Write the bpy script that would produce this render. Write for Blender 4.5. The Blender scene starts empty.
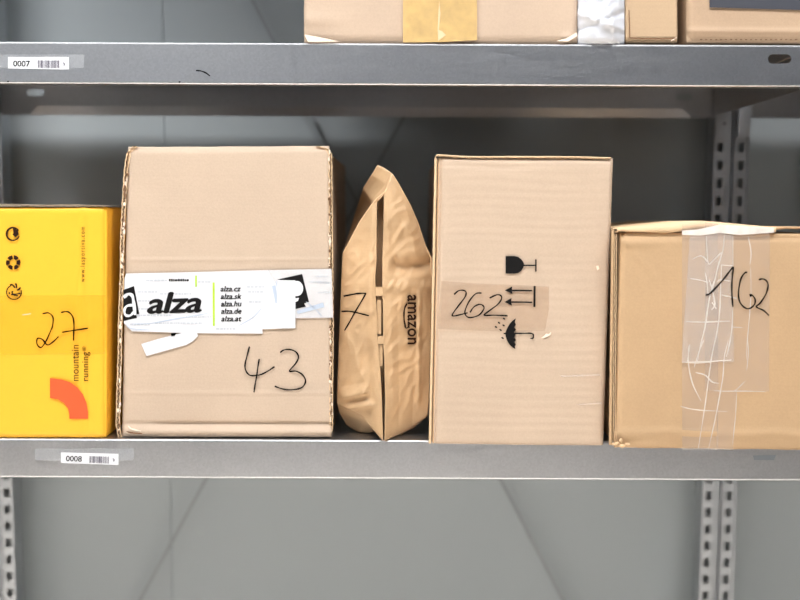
import bpy, bmesh, math, random
from mathutils import Vector, Matrix, noise
from mathutils.bvhtree import BVHTree

# ------------------------------------------------------------------ camera, light, exposure
SC = bpy.context.scene
C = SC.collection
F = 967.0                      # focal length in pixels of the 800 x 600 frame
PITCH, ROLL = math.radians(5.14), math.radians(0.25)
CAMZ = 1.35
cam_d = bpy.data.cameras.new('camera'); cam = bpy.data.objects.new('camera', cam_d); C.objects.link(cam)
cam_d.sensor_width = 36; cam_d.lens = F / 800 * 36
cam.location = (0, 0, CAMZ)
RM = Matrix.Rotation(math.pi / 2 - PITCH, 3, 'X') @ Matrix.Rotation(ROLL, 3, 'Z')
cam.rotation_euler = RM.to_euler()
cam_d.dof.use_dof = True; cam_d.dof.focus_distance = 1.225; cam_d.dof.aperture_fstop = 2.0
cam_d.clip_start = 0.01
SC.camera = cam
SC.view_settings.view_transform = 'Standard'; SC.view_settings.look = 'None'
SC.view_settings.gamma = 1; SC.view_settings.exposure = -0.19
SC.view_settings.use_curve_mapping = False

W = bpy.data.worlds.new('world'); SC.world = W; W.use_nodes = True
W.node_tree.nodes['Background'].inputs[0].default_value = (0.80, 0.90, 1.0, 1)
W.node_tree.nodes['Background'].inputs[1].default_value = 0.06

def area(name, loc, target, sx, sy, power, col):
    d = bpy.data.lights.new(name, 'AREA'); d.shape = 'RECTANGLE'; d.size = sx; d.size_y = sy
    d.energy = power; d.color = col
    o = bpy.data.objects.new(name, d); C.objects.link(o); o.location = loc
    o.rotation_euler = (Vector(target) - Vector(loc)).to_track_quat('-Z', 'Y').to_euler()
    return o
area('ceiling_lamp_row', (-0.3, 0.25, 3.0), (-0.25, 1.0, 0.6), 3.0, 0.5, 105, (0.98, 0.985, 1.0))
area('lip_reflection_fill', (-2.0, -3.3, 2.3), (-1.4, 1.6, 1.6), 2.6, 1.3, 10.5, (0.96, 0.98, 1.0))  # unseen light added behind the camera to brighten the upper lip's reflection
bounce = area('floor_bounce_fill', (-0.5, -0.15, 3.15), (-0.5, -0.15, 0), 3.6, 0.4, 150, (0.98, 0.985, 1.0))  # added light aimed at the floor; its bounce brightens the lower bay
bounce.data.spread = math.radians(52)

# ------------------------------------------------------------------ helpers
def s2l(c):
    return tuple(((x / 255) / 12.92 if x / 255 <= 0.04045 else ((x / 255 + 0.055) / 1.055) ** 2.4) for x in c) + (1.0,)

def ray(px, py):
    return RM @ Vector(((px - 400) / F, -(py - 300) / F, -1.0))
CP = Vector((0, 0, CAMZ))
def at(px, py, Y):                              # the point at depth Y that stands there
    d = ray(px, py); return CP + d * (Y / d.y)
class Plane:
    def __init__(s, p, yaw=0.0, lean=0.0):
        s.p = Vector(p)
        s.n = (Matrix.Rotation(math.radians(yaw), 3, 'Z') @ Matrix.Rotation(math.radians(lean), 3, 'X')) @ Vector((0, -1, 0))
    def hit(s, px, py, off=0.0):
        d = ray(px, py); p = s.p + s.n * off
        t = (p - CP).dot(s.n) / d.dot(s.n)
        return CP + d * t

ORG = {}; REST = {}
def mk(name, vs, fs, mats, parent=None, mi=None, smooth=False):
    org = ORG.get(parent.name, Vector((0, 0, 0))) if parent else Vector((0, 0, 0))
    rz = REST.get(parent.name) if parent else None
    if rz is not None: vs = [Vector((v[0], v[1], max(v[2], rz))) for v in vs]
    me = bpy.data.meshes.new(name)
    me.from_pydata([tuple(Vector(v) - org) for v in vs], [], fs)
    for m in (mats if isinstance(mats, (list, tuple)) else [mats]): me.materials.append(m)
    if mi: me.polygons.foreach_set('material_index', mi)
    if smooth: me.polygons.foreach_set('use_smooth', [True] * len(me.polygons))
    me.validate(); me.update()
    o = bpy.data.objects.new(name, me); C.objects.link(o)
    if parent:
        o.parent = parent; ORG[o.name] = org
        if rz is not None: REST[o.name] = rz
    return o
def fix_normals(o):
    bm = bmesh.new(); bm.from_mesh(o.data); bmesh.ops.recalc_face_normals(bm, faces=bm.faces); bm.to_mesh(o.data); bm.free(); return o
def thing(name, label, cat, loc, group=None, rest=None):
    o = bpy.data.objects.new(name, None); C.objects.link(o); o.location = loc; o.empty_display_size = 0.05
    o['label'] = label; o['category'] = cat
    if group: o['group'] = group
    ORG[o.name] = Vector(loc)
    if rest is not None: REST[o.name] = rest
    return o
def apply_mods(o):
    dg = bpy.context.evaluated_depsgraph_get(); dg.update()
    me = bpy.data.meshes.new_from_object(o.evaluated_get(dg))
    o.modifiers.clear(); o.data = me; return o

class MB:
    def __init__(s): s.v = []; s.f = []; s.m = []
    def add(s, vs, fs, mi=0):
        k = len(s.v); s.v += [Vector(v) for v in vs]; s.f += [tuple(i + k for i in f) for f in fs]; s.m += [mi] * len(fs)
    def box(s, lo, hi, mi=0):
        (a, b, c), (d, e, g) = lo, hi
        s.add([(a,b,c),(d,b,c),(d,e,c),(a,e,c),(a,b,g),(d,b,g),(d,e,g),(a,e,g)],
              [(0,3,2,1),(4,5,6,7),(0,1,5,4),(1,2,6,5),(2,3,7,6),(3,0,4,7)], mi)
    def build(s, name, mats, parent=None, smooth=False): return mk(name, s.v, s.f, mats, parent, s.m, smooth)

def rnd(x, y=0.0, s=0.0): return noise.noise(Vector((x, y, s)))

def decal(name, pl, polys, mats, parent, off=0.0006, th=0.0002, quads=None):
    """flat prints, tapes and labels lying on the plane pl: polys = [(pixel points, material index, extra offset)]"""
    b = MB()
    for p in polys:
        pts, mi = p[0], p[1]; ex = p[2] if len(p) > 2 else 0
        if len(p) > 3 and p[3] == 'mesh':
            vs2, fs = pts
            b.add([pl.hit(x, y, off + ex + th) for x, y in vs2], fs, mi); continue
        a = sum(pts[i][0] * pts[(i+1) % len(pts)][1] - pts[(i+1) % len(pts)][0] * pts[i][1] for i in range(len(pts)))
        if a > 0: pts = pts[::-1]
        n = len(pts)
        vs = [pl.hit(x, y, off + ex + th) for x, y in pts] + [pl.hit(x, y, off + ex) for x, y in pts]
        b.add(vs, [tuple(range(n))] + [(i, i + n, (i+1) % n + n, (i+1) % n) for i in range(n)], mi)
    return b.build(name, mats, parent)

def smoothline(pts, k=6):
    P = [Vector(p).to_3d() for p in pts]; P = [P[0] * 2 - P[1]] + P + [P[-1] * 2 - P[-2]]; out = []
    for i in range(1, len(P) - 2):
        for j in range(k):
            t = j / k
            out.append(0.5 * ((2 * P[i]) + (P[i+1] - P[i-1]) * t + (2*P[i-1] - 5*P[i] + 4*P[i+1] - P[i+2]) * t*t + (3*P[i] - P[i-1] - 3*P[i+1] + P[i+2]) * t**3))
    out.append(P[-2]); return [(p.x, p.y) for p in out]
def stroke(pts, w, mi=0, smooth=True, ex=0.0, taper=False):
    """a pen line in pixel space as short quads"""
    L = smoothline(pts) if smooth and len(pts) > 2 else list(pts)
    n = len(L); a = []; b = []
    for i, (x, y) in enumerate(L):
        x0, y0 = L[max(i-1, 0)]; x1, y1 = L[min(i+1, n-1)]
        dx, dy = x1 - x0, y1 - y0; l = math.hypot(dx, dy) or 1
        ww = w / 2 * (1 + 0.18 * math.sin(i * 0.7))
        if taper: ww *= 0.35 + 0.65 * math.sin(math.pi * (i + .5) / n)
        a.append((x - dy / l * ww, y + dx / l * ww)); b.append((x + dy / l * ww, y - dx / l * ww))
    return (a + b[::-1], mi, ex) if False else ((a + b, [(i, i+1, i+1+n, i+n) for i in range(n-1)]), mi, ex, 'mesh')
def fat(f, *a, **k):
    out = []
    p0, p1 = a[1], a[2]
    for n, (dx, dy) in enumerate(((0, 0), (-f, 0), (f, 0), (0, f * .6), (0, -f * .6))):
        kk = dict(k); kk['ex'] = k.get('ex', 0) + 0.00004 * n
        out.append(lettering(a[0], (p0[0] + dx, p0[1] + dy), (p1[0] + dx, p1[1] + dy), *a[3:], **kk))
    return out
def rect(x0, y0, x1, y1, mi=0, ex=0.0): return ([(x0, y0), (x1, y0), (x1, y1), (x0, y1)], mi, ex)
def disc(cx, cy, rx, ry, mi=0, ex=0.0, n=20, rot=0):
    return ([(cx + rx*math.cos(t)*math.cos(rot) - ry*math.sin(t)*math.sin(rot), cy + rx*math.cos(t)*math.sin(rot) + ry*math.sin(t)*math.cos(rot)) for t in [2*math.pi*i/n for i in range(n)]], mi, ex)

def text_mesh(txt, bold=0.0, shear=0.0, space=1.0):
    cu = bpy.data.curves.new('lettering', 'FONT'); cu.body = txt; cu.offset = bold; cu.shear = shear; cu.space_character = space
    cu.resolution_u = 4
    o = bpy.data.objects.new('lettering', cu); C.objects.link(o)
    dg = bpy.context.evaluated_depsgraph_get(); dg.update()
    me = bpy.data.meshes.new_from_object(o.evaluated_get(dg))
    vs = [(v.co.x, v.co.y) for v in me.vertices]; fs = [tuple(p.vertices) for p in me.polygons]
    bpy.data.objects.remove(o); bpy.data.curves.remove(cu); bpy.data.meshes.remove(me)
    return vs, fs
def lettering(txt, p0, p1, hgt, mi=0, ex=0.0, bold=0.0, shear=0.0, space=1.0, xh=False):
    """letters whose baseline runs from pixel p0 to p1; hgt = pixel height of the tallest letter present"""
    vs, fs = text_mesh(txt, bold, shear, space)
    x0 = min(v[0] for v in vs); x1 = max(v[0] for v in vs); y1 = max(v[1] for v in vs)
    dx, dy = p1[0] - p0[0], p1[1] - p0[1]; L = math.hypot(dx, dy); ux, uy = dx / L, dy / L
    nx, ny = uy, -ux                             # the letters' up
    out = [(p0[0] + ux * (x - x0) / (x1 - x0) * L + nx * y / y1 * hgt, p0[1] + uy * (x - x0) / (x1 - x0) * L + ny * y / y1 * hgt) for x, y in vs]
    return ((out, fs), mi, ex, 'mesh')

# ------------------------------------------------------------------ materials
def mat(name, col, rough=0.7, metal=0.0, spec=None):
    m = bpy.data.materials.new(name); m.use_nodes = True; b = m.node_tree.nodes['Principled BSDF']
    b.inputs['Base Color'].default_value = s2l(col); b.inputs['Roughness'].default_value = rough; b.inputs['Metallic'].default_value = metal
    if spec is not None: b.inputs['Specular IOR Level'].default_value = spec
    return m
def N(m, t, **kw):
    n = m.node_tree.nodes.new(t)
    for k, v in kw.items(): setattr(n, k, v)
    return n
def L(m, a, b): m.node_tree.links.new(a, b)
def noisy(m, scale, amt, vec, detail=4, rough=0.6):
    n = N(m, 'ShaderNodeTexNoise'); n.inputs['Scale'].default_value = scale; n.inputs['Detail'].default_value = detail; n.inputs['Roughness'].default_value = rough
    L(m, vec, n.inputs['Vector']); return n.outputs['Fac']
def card(name, col, flute=0.03, axis='Z', pitch=0.0075, fleck=0.10, blotch=0.10, bump=0.12, rough=0.75):
    """corrugated board: blotches, paper flecks and faint flute lines"""
    m = mat(name, col, rough, spec=0.25); b = m.node_tree.nodes['Principled BSDF']
    tc = N(m, 'ShaderNodeTexCoord'); vec = tc.outputs['Object']
    big = noisy(m, 9, 0, vec, 3); fine = noisy(m, 420, 0, vec, 3, 0.7)
    mp = N(m, 'ShaderNodeMapping'); L(m, vec, mp.inputs['Vector'])
    mp.inputs['Scale'].default_value = (2, 40, 60) if axis == 'Z' else (60, 40, 2)
    streak = noisy(m, 2.2, 0, mp.outputs['Vector'], 4, 0.6)
    wv = N(m, 'ShaderNodeTexWave'); wv.bands_direction = axis; wv.inputs['Scale'].default_value = 0.314 / pitch
    wv.inputs['Distortion'].default_value = 0.6; wv.inputs['Detail'].default_value = 1; L(m, vec, wv.inputs['Vector'])
    def term(out, amp):
        x = N(m, 'ShaderNodeMath', operation='MULTIPLY_ADD'); x.inputs[1].default_value = amp; x.inputs[2].default_value = -amp / 2; L(m, out, x.inputs[0]); return x.outputs[0]
    def add(a, c):
        x = N(m, 'ShaderNodeMath', operation='ADD'); L(m, a, x.inputs[0]); L(m, c, x.inputs[1]); return x.outputs[0]
    tot = add(add(term(big, blotch * 2), term(fine, fleck * 2)), add(term(streak, flute * 4), term(wv.outputs['Fac'], flute)))
    one = N(m, 'ShaderNodeMath', operation='ADD'); one.inputs[1].default_value = 1.0; L(m, tot, one.inputs[0])
    mx = N(m, 'ShaderNodeVectorMath', operation='SCALE'); mx.inputs[0].default_value = s2l(col)[:3]; L(m, one.outputs[0], mx.inputs['Scale'])
    L(m, mx.outputs[0], b.inputs['Base Color'])
    bp = N(m, 'ShaderNodeBump'); bp.inputs['Strength'].default_value = bump; bp.inputs['Distance'].default_value = 0.002
    hsum = add(term(wv.outputs['Fac'], flute * 12), add(term(fine, 0.5), term(streak, 1.0))); L(m, hsum, bp.inputs['Height']); L(m, bp.outputs['Normal'], b.inputs['Normal'])
    return m
def sheen(name, col, alpha, rough=0.15, coat=0.0):
    """clear packing tape or plastic sleeve"""
    m = mat(name, col, rough); b = m.node_tree.nodes['Principled BSDF']
    tc = N(m, 'ShaderNodeTexCoord'); n = noisy(m, 60, 0, tc.outputs['Object'], 4)
    x = N(m, 'ShaderNodeMath', operation='MULTIPLY_ADD'); x.inputs[1].default_value = alpha * 0.7; x.inputs[2].default_value = alpha * 0.65; L(m, n, x.inputs[0])
    L(m, x.outputs[0], b.inputs['Alpha']); return m
def steel(name, col, rough):
    m = mat(name, col, rough, 1.0); b = m.node_tree.nodes['Principled BSDF']
    tc = N(m, 'ShaderNodeTexCoord')
    vo = N(m, 'ShaderNodeTexVoronoi'); vo.inputs['Scale'].default_value = 420; L(m, tc.outputs['Object'], vo.inputs['Vector'])
    mp = N(m, 'ShaderNodeMapping'); mp.inputs['Scale'].default_value = (3, 30, 30); L(m, tc.outputs['Object'], mp.inputs['Vector'])
    ns = noisy(m, 4, 0, mp.outputs['Vector'], 5)
    big = noisy(m, 3.0, 0, tc.outputs['Object'], 2)
    sep = N(m, 'ShaderNodeSeparateColor'); L(m, vo.outputs['Color'], sep.inputs[0])
    def ma(out, a, c):
        x = N(m, 'ShaderNodeMath', operation='MULTIPLY_ADD'); x.inputs[1].default_value = a; x.inputs[2].default_value = c; L(m, out, x.inputs[0]); return x.outputs[0]
    r1 = N(m, 'ShaderNodeMath', operation='ADD'); L(m, ma(sep.outputs[0], 0.07, rough - 0.08), r1.inputs[0]); L(m, ma(ns, 0.10, 0), r1.inputs[1])
    L(m, r1.outputs[0], b.inputs['Roughness'])
    c1 = N(m, 'ShaderNodeMath', operation='ADD'); L(m, ma(sep.outputs[1], 0.10, 0.92), c1.inputs[0]); L(m, ma(big, 0.24, -0.12), c1.inputs[1])
    sc = N(m, 'ShaderNodeVectorMath', operation='SCALE'); sc.inputs[0].default_value = s2l(col)[:3]; L(m, c1.outputs[0], sc.inputs['Scale']); L(m, sc.outputs[0], b.inputs['Base Color'])
    return m
M_STEEL = steel('galvanised_steel', (188, 189, 191), 0.35)
M_POST = steel('post_steel', (180, 183, 186), 0.5)
M_STRAP = mat('brace_steel', (146, 150, 152), 0.6)
M_SOCK = mat('dark_hollow', (22, 22, 22), 0.9)
M_WALL = mat('grey_wall_panel', (168, 175, 177), 0.6)
M_FLOOR = mat('beige_floor', (188, 180, 170), 0.6)
M_CEIL = mat('ceiling_white', (205, 210, 216), 0.8)
M_YEL = card('yellow_printed_board', (246, 183, 54), 0.0, 'X', fleck=0.03, blotch=0.03, bump=0.02, rough=0.45)
M_RAW = card('raw_board', (196, 160, 122), 0.03)
M_EDGE = mat('board_edge', (206, 172, 132), 0.9)
M_LINER = mat('board_liner', (224, 192, 152), 0.85)
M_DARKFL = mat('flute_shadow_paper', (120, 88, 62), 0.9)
M_43 = card('light_kraft_board', (192, 171, 150), 0.004, pitch=0.005)
M_262 = card('ribbed_kraft_board', (194, 172, 150), 0.012, pitch=0.0088, bump=0.07)
M_162 = card('tan_kraft_board', (187, 156, 120), 0.004, pitch=0.005)
M_UA = card('pinkish_kraft_board', (187, 165, 144), 0.006, bump=0.05, pitch=0.0065)
M_UB = card('ribbed_small_board', (184, 158, 128), 0.014, pitch=0.0065, bump=0.06)
M_UC = card('wide_kraft_board', (180, 154, 128), 0.006, pitch=0.0075)
M_BAG = card('kraft_paper', (193, 160, 122), 0.01, 'Z', pitch=0.004, fleck=0.07, blotch=0.30, bump=0.05, rough=0.55)
M_INK = mat('marker_ink', (8, 7, 7), 0.7, spec=0.05)
M_PRINT = mat('printed_black', (24, 23, 23), 0.7, spec=0.1)
M_BROWN = mat('printed_brown', (44, 24, 15), 0.7, spec=0.1)
M_ORANGE = mat('printed_orange', (240, 88, 40), 0.5)
M_WHITE = mat('white_paper', (222, 223, 226), 0.5)
M_FAINT = mat('faint_grey_print', (196, 200, 206), 0.6)
M_BLUE = mat('faint_blue_print', (186, 198, 214), 0.5)
M_GREEN = mat('printed_green', (186, 222, 50), 0.5)
M_BAR = mat('barcode_ink', (78, 72, 88), 0.6)
M_POLY = mat('white_film', (214, 217, 224), 0.4)
M_TAPE = sheen('clear_tape', (212, 196, 184), 0.22, 0.25)
M_TAPE2 = sheen('clear_tape_haze', (226, 218, 212), 0.27, 0.25)
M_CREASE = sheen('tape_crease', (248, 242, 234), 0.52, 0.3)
M_SLEEVE = sheen('clear_sleeve', (225, 228, 232), 0.18, 0.2)
M_YTAPE = sheen('yellow_tape_film', (240, 178, 10), 0.16, 0.3)
M_TAN = sheen('tan_packing_tape', (213, 180, 120), 0.78, 0.25)
M_SLATE = mat('slate_label', (64, 66, 74), 0.5)
M_TORN_LIT = mat('torn_and_lit_paper', (246, 226, 204), 0.9)  # torn fibres, and the painted highlight on the bottom crease of box 43
M_HOLEBLUE = mat('grey_patch', (150, 158, 166), 0.4, 0.6)

# ------------------------------------------------------------------ setting
YF = 1.224                       # shelf fronts
YR = 1.62                        # shelf backs
YW = 1.705
b = MB(); b.box((-4, YW, 0), (4, YW + 0.1, 3.2)); wall = b.build('wall_back', M_WALL); wall['kind'] = 'structure'
b = MB()
for px in (165, ):
    x = at(px, 300, YW).x
    b.box((x - 0.0015, YW - 0.0012, 0), (x + 0.0015, YW + 0.001, 3.2))
    b.box((x + 0.0016, YW - 0.0025, 0), (x + 0.004, YW + 0.001, 3.2))
o = b.build('trim_1', M_WALL); o['kind'] = 'structure'
b = MB(); b.box((-4, -3.5, -0.1), (4, YW + 0.1, 0)); o = b.build('floor', M_FLOOR); o['kind'] = 'structure'
b = MB(); b.box((-4, -3.5, 3.2), (4, YW + 0.1, 3.3)); o = b.build('ceiling', M_CEIL); o['kind'] = 'structure'
b = MB(); b.box((-4, -3.6, 0), (4, -3.5, 3.2)); o = b.build('wall_front', mat('cool_wall_paint', (160, 170, 188), 0.7)); o['kind'] = 'structure'

# ------------------------------------------------------------------ the rack
ZL = at(400, 440.6, YF).z; ZU = at(400, 43.6, YF).z
def rest_y(px, py, z):              # how far back something standing on the shelf at height z stands
    d = ray(px, py); return d.y * (z - CAMZ) / d.z
XL = at(13.5, 490, YR).x; XR = at(713, 150, YR).x; XN = at(750, 150, YR).x
rack = thing('storage_rack', 'galvanised steel shelving rack with slotted posts carrying all the parcels', 'shelf rack', ((XL + XR) / 2, YR, 0))
LIP = 0.0505
def profile(zt):
    r = 0.0022; p = []
    p += [(YR - 0.002, zt - LIP), (YR, zt - LIP + 0.002), (YR, zt - r)]
    p += [(YR - r, zt), (YF + r, zt)]
    for k in range(1, 5):
        a = math.pi / 2 * k / 4; p.append((YF + r - r * math.sin(a), zt - r + r * math.cos(a)))
    p += [(YF, zt - 0.025)]
    zb = zt - LIP
    for k in range(0, 5):
        a = math.pi / 2 * k / 4; p.append((YF + r - r * math.cos(a), zb + r - r * math.sin(a)))
    p += [(YF + 0.016, zb), (YF + 0.016, zb + 0.008)]
    return p
def shelf(x0, x1, zt, holes=()):
    pr = profile(zt); vs = []; fs = []; xs = [x0, x1]; n = len(pr)
    for x in xs: vs += [(x, y, z) for y, z in pr]
    fs = [(i, i + 1, i + 1 + n, i + n) for i in range(n - 1)]
    o = mk('shelf', vs, fs, M_STEEL, rack)
    sd = o.modifiers.new('thick', 'SOLIDIFY'); sd.thickness = 0.0012; sd.offset = 0
    # chamfer the inward flange ends and cut the oval holes
    cut = MB()
    for (hx, hy, hz, w, h) in holes:
        ring = []
        for k in range(24):
            a = 2 * math.pi * k / 24; cx = (w - h) / 2 * (1 if math.cos(a) > 0 else -1)
            ring.append((hx + cx + h / 2 * math.cos(a), hz + h / 2 * math.sin(a)))
        m = len(ring)
        cut.add([(x, hy - 0.012, z) for x, z in ring] + [(x, hy + 0.008, z) for x, z in ring],
                [tuple(range(m)), tuple(range(2*m - 1, m - 1, -1))] + [(i, i + m, (i+1) % m + m, (i+1) % m) for i in range(m)])
    if holes:
        c = cut.build('cutter', M_SOCK); fix_normals(c)
        bo = o.modifiers.new('holes', 'BOOLEAN'); bo.object = c; bo.solver = 'EXACT'; bo.operation = 'DIFFERENCE'
        apply_mods(o); bpy.data.objects.remove(c)
    else: apply_mods(o)
    return o
fh = at(779.5, 59, YF); hr = at(684, 97, YR); hl = at(35.5, 92.5, YR)
sU = shelf(XL, XR, ZU, [(fh.x, YF, fh.z, 0.029, 0.0115), (2*(XL+XR)/2 - fh.x, YF, fh.z, 0.029, 0.0115), (hr.x, YR, hr.z, 0.028, 0.011), (hl.x, YR, hl.z, 0.028, 0.011)])
sL = shelf(XL, XR, ZL)
shelf(XN, XN + 0.9, ZU); shelf(XN, XN + 0.9, ZL)
shelf(XL - (XN - XR) - 0.7, XL - (XN - XR), ZU); shelf(XL - (XN - XR) - 0.7, XL - (XN - XR), ZL)
def hem(sh, x0, x1, zt):
    zb = zt - LIP; y0, y1, h = YR - 0.0024, YR - 0.0058, 0.0145
    vs = [(x0, y0, zb), (x1, y0, zb), (x1 - 0.016, y1, zb + h), (x0 + 0.016, y1, zb + h)]
    vs += [(x, y + 0.001, z) for x, y, z in vs]
    return mk('rear_hem', vs, [(0,1,2,3),(7,6,5,4),(0,4,5,1),(1,5,6,2),(2,6,7,3),(3,7,4,0)], M_STEEL, sh)
hx0, hx1 = at(30, 110, YR).x, at(691, 111, YR).x
hem(sU, hx0, hx1, ZU); hem(sL, hx0, hx1, ZL)
for z in (ZU + 0.5, ): shelf(XL, XR, z); shelf(XN, XN + 0.9, z)
# folded side walls of the shelves, seen from below
for zt in (ZU, ZL):
    for x in (XL + .0008, XR - .0008):
        b = MB(); b.box((x - 0.0007, YF + 0.003, zt - LIP + 0.002), (x + 0.0007, YR - 0.001, zt - 0.002))
        b.build('side_flange', M_STEEL, sU if zt == ZU else sL)

# uprights: two slotted strips with a channel between, open slots
PITCH_Z = 0.0296
def upright(xc, w, ya=None):
    b = MB(); ya = YR if ya is None else ya; y0, y1 = ya + 0.004, ya + 0.006
    top = 2.5; hw = w / 2; sw = 0.010; sh = 0.0155
    s1 = xc - hw * 0.60; s2 = xc + hw * 0.60
    for cx in (s1, s2):
        e0 = xc - hw if cx < xc else xc + hw * 0.22
        e1 = xc - hw * 0.22 if cx < xc else xc + hw
        b.box((e0, y0, 0), (cx - sw/2, y1, top)); b.box((cx + sw/2, y0, 0), (e1, y1, top))
        z = PITCH_Z * 0.35
        zprev = 0.0
        while z < top - 0.02:
            b.box((cx - sw/2, y0, zprev), (cx + sw/2, y1, z - sh/2)); zprev = z + sh/2; z += PITCH_Z
        b.box((cx - sw/2, y0, zprev), (cx + sw/2, y1, top))
    b.box((xc - hw*0.22, y0 + 0.012, 0), (xc + hw*0.22, y1 + 0.012, top))
    for e in (xc - hw*0.22, xc + hw*0.22): b.box((e - 0.001, y0, 0), (e + 0.001, y1 + 0.012, top))
    for e in (xc - hw, xc + hw): b.box((e - 0.001, y0 - 0.006, 0), (e + 0.001, y1 + 0.03, top))
    o = b.build('upright', M_POST, rack)
    b = MB()                                       # hollow inside, behind the slots
    b.box((xc - hw + 0.002, y1 + 0.03, 0), (xc + hw - 0.002, y1 + 0.032, top)); b.build('back_web', M_STRAP, o)
    return o
xr = (XR + XN) / 2; xw = (XN - XR) - 0.004
uR = upright(xr, xw); uL = upright(XL - (XN - XR) / 2, xw)
def clip(u, xc, zt):
    b = MB(); b.box((xc - xw*0.5, YR - 0.004, zt - 0.082), (xc - xw*0.14, YR - 0.0005, zt - 0.0035))
    for (ax, az, cx, cz) in ((-.42, .032, -.16, .024), (-.28, .062, -.22, .058)): b.box((xc + xw*ax, YR - 0.0048, zt - az), (xc + xw*cx, YR - 0.0039, zt - cz), 1)
    b.build('shelf_clip', [M_POST, M_SOCK], u)
    b = MB(); b.box((xc + xw*0.14, YR - 0.004, zt - 0.082), (xc + xw*0.5, YR - 0.0005, zt - 0.0035))
    b.box((xc + xw*0.25, YR - 0.0048, zt - 0.026), (xc + xw*0.3, YR - 0.0039, zt - 0.020), 1)
    b.build('shelf_clip', [M_POST, M_SOCK], u)

for u, xc in ((uR, xr), (uL, XL - (XN - XR) / 2)):
    clip(u, xc, ZU); clip(u, xc, ZL)
# crossed flat braces behind the shelves
YB = YR + 0.05
for (p, q) in (((405, 115), (140, 600)), ((312, 115), (563, 600))):
    a, c = at(p[0], p[1], YB), at(q[0], q[1], YB)
    d = (c - a); d.y = 0; k = (c.x - a.x) / (c.z - a.z)
    xa, xb = XL, XR
    za, zb = a.z + (xa - a.x) / k, a.z + (xb - a.x) / k
    t = Vector((xb - xa, 0, zb - za)).normalized(); nrm = Vector((-t.z, 0, t.x)) * 0.0032
    P0, P1 = Vector((xa, YB, za)), Vector((xb, YB, zb)); oy = Vector((0, 0.0012, 0))
    vs = [P0 - nrm - oy, P1 - nrm - oy, P1 + nrm - oy, P0 + nrm - oy, P0 - nrm + oy, P1 - nrm + oy, P1 + nrm + oy, P0 + nrm + oy]
    mk('cross_brace', vs, [(0,1,2,3),(7,6,5,4),(0,4,5,1),(1,5,6,2),(2,6,7,3),(3,7,4,0)], M_STRAP, rack)
    YB += 0.006

# shelf number stickers and what else sits on the lips
PLIP = Plane((0, YF - 0.0006, 1.3))
def sticker(sh, quad, txt, code):
    (x0, y0), (x1, y0b), (x1b, y1b), (x0b, y1) = quad
    def uv(u, v):
        a = (x0 + (x1 - x0) * u, y0 + (y0b - y0) * u); c = (x0b + (x1b - x0b) * u, y1 + (y1b - y1) * u)
        return (a[0] + (c[0] - a[0]) * v, a[1] + (c[1] - a[1]) * v)
    P = [([uv(0, 0), uv(1, 0), uv(1, 1), uv(0, 1)], 0, 0)]
    P.append(lettering(txt, uv(0.085, 0.80), uv(0.36, 0.80), (y1 - y0) * 0.50, 1, 0.0003, bold=0.012))
    r = random.Random(code); u = 0.49
    while u < 0.83:
        w = r.choice((0.006, 0.010, 0.016)); P.append(([uv(u, .28), uv(u + w, .28), uv(u + w, .90), uv(u, .90)], 2, 0.0003)); u += w + r.choice((0.006, 0.009, 0.013))
    P.append(stroke([uv(0.905, 0.45), uv(0.925, 0.55), uv(0.915, 0.7)], 1.0, 2, False, 0.0003))
    decal('shelf_number_label', PLIP, P, [M_WHITE, M_INK, M_BAR], sh, off=0.0005)
sticker(sU, ((8, 57), (69, 57), (69, 69.5), (8, 68.5)), '0007', 7)
sticker(sL, ((61, 452.3), (118.5, 453.8), (118.5, 465), (61, 463)), '0008', 8)
decal('label_sleeve', PLIP, [rect(-6, 54.5, 84, 68, 0)], [M_SLEEVE], sU, off=0.0001, th=0.0002)
decal('label_sleeve', PLIP, [rect(35, 448.5, 134, 460.5, 0)], [M_SLEEVE], sL, off=0.0001, th=0.0002)
decal('pen_scratch', PLIP, [stroke([(196, 70.5), (201, 71), (206, 73), (210, 76)], 1.3, 0)], [M_INK], sU, off=0.0004)
decal('dark_speck', PLIP, [disc(179.5, 82, 1.1, 0.9, 0)], [M_INK], sU, off=0.0004); decal('dark_speck', PLIP, [disc(8, 81.5, 1, .8, 0)], [M_INK], sU, off=0.0004)
decal('adhesive_patch', PLIP, [([(753, 455.5), (776, 455), (774, 460), (754, 460)], 0, 0)], [M_HOLEBLUE], sL, off=0.0003)

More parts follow.
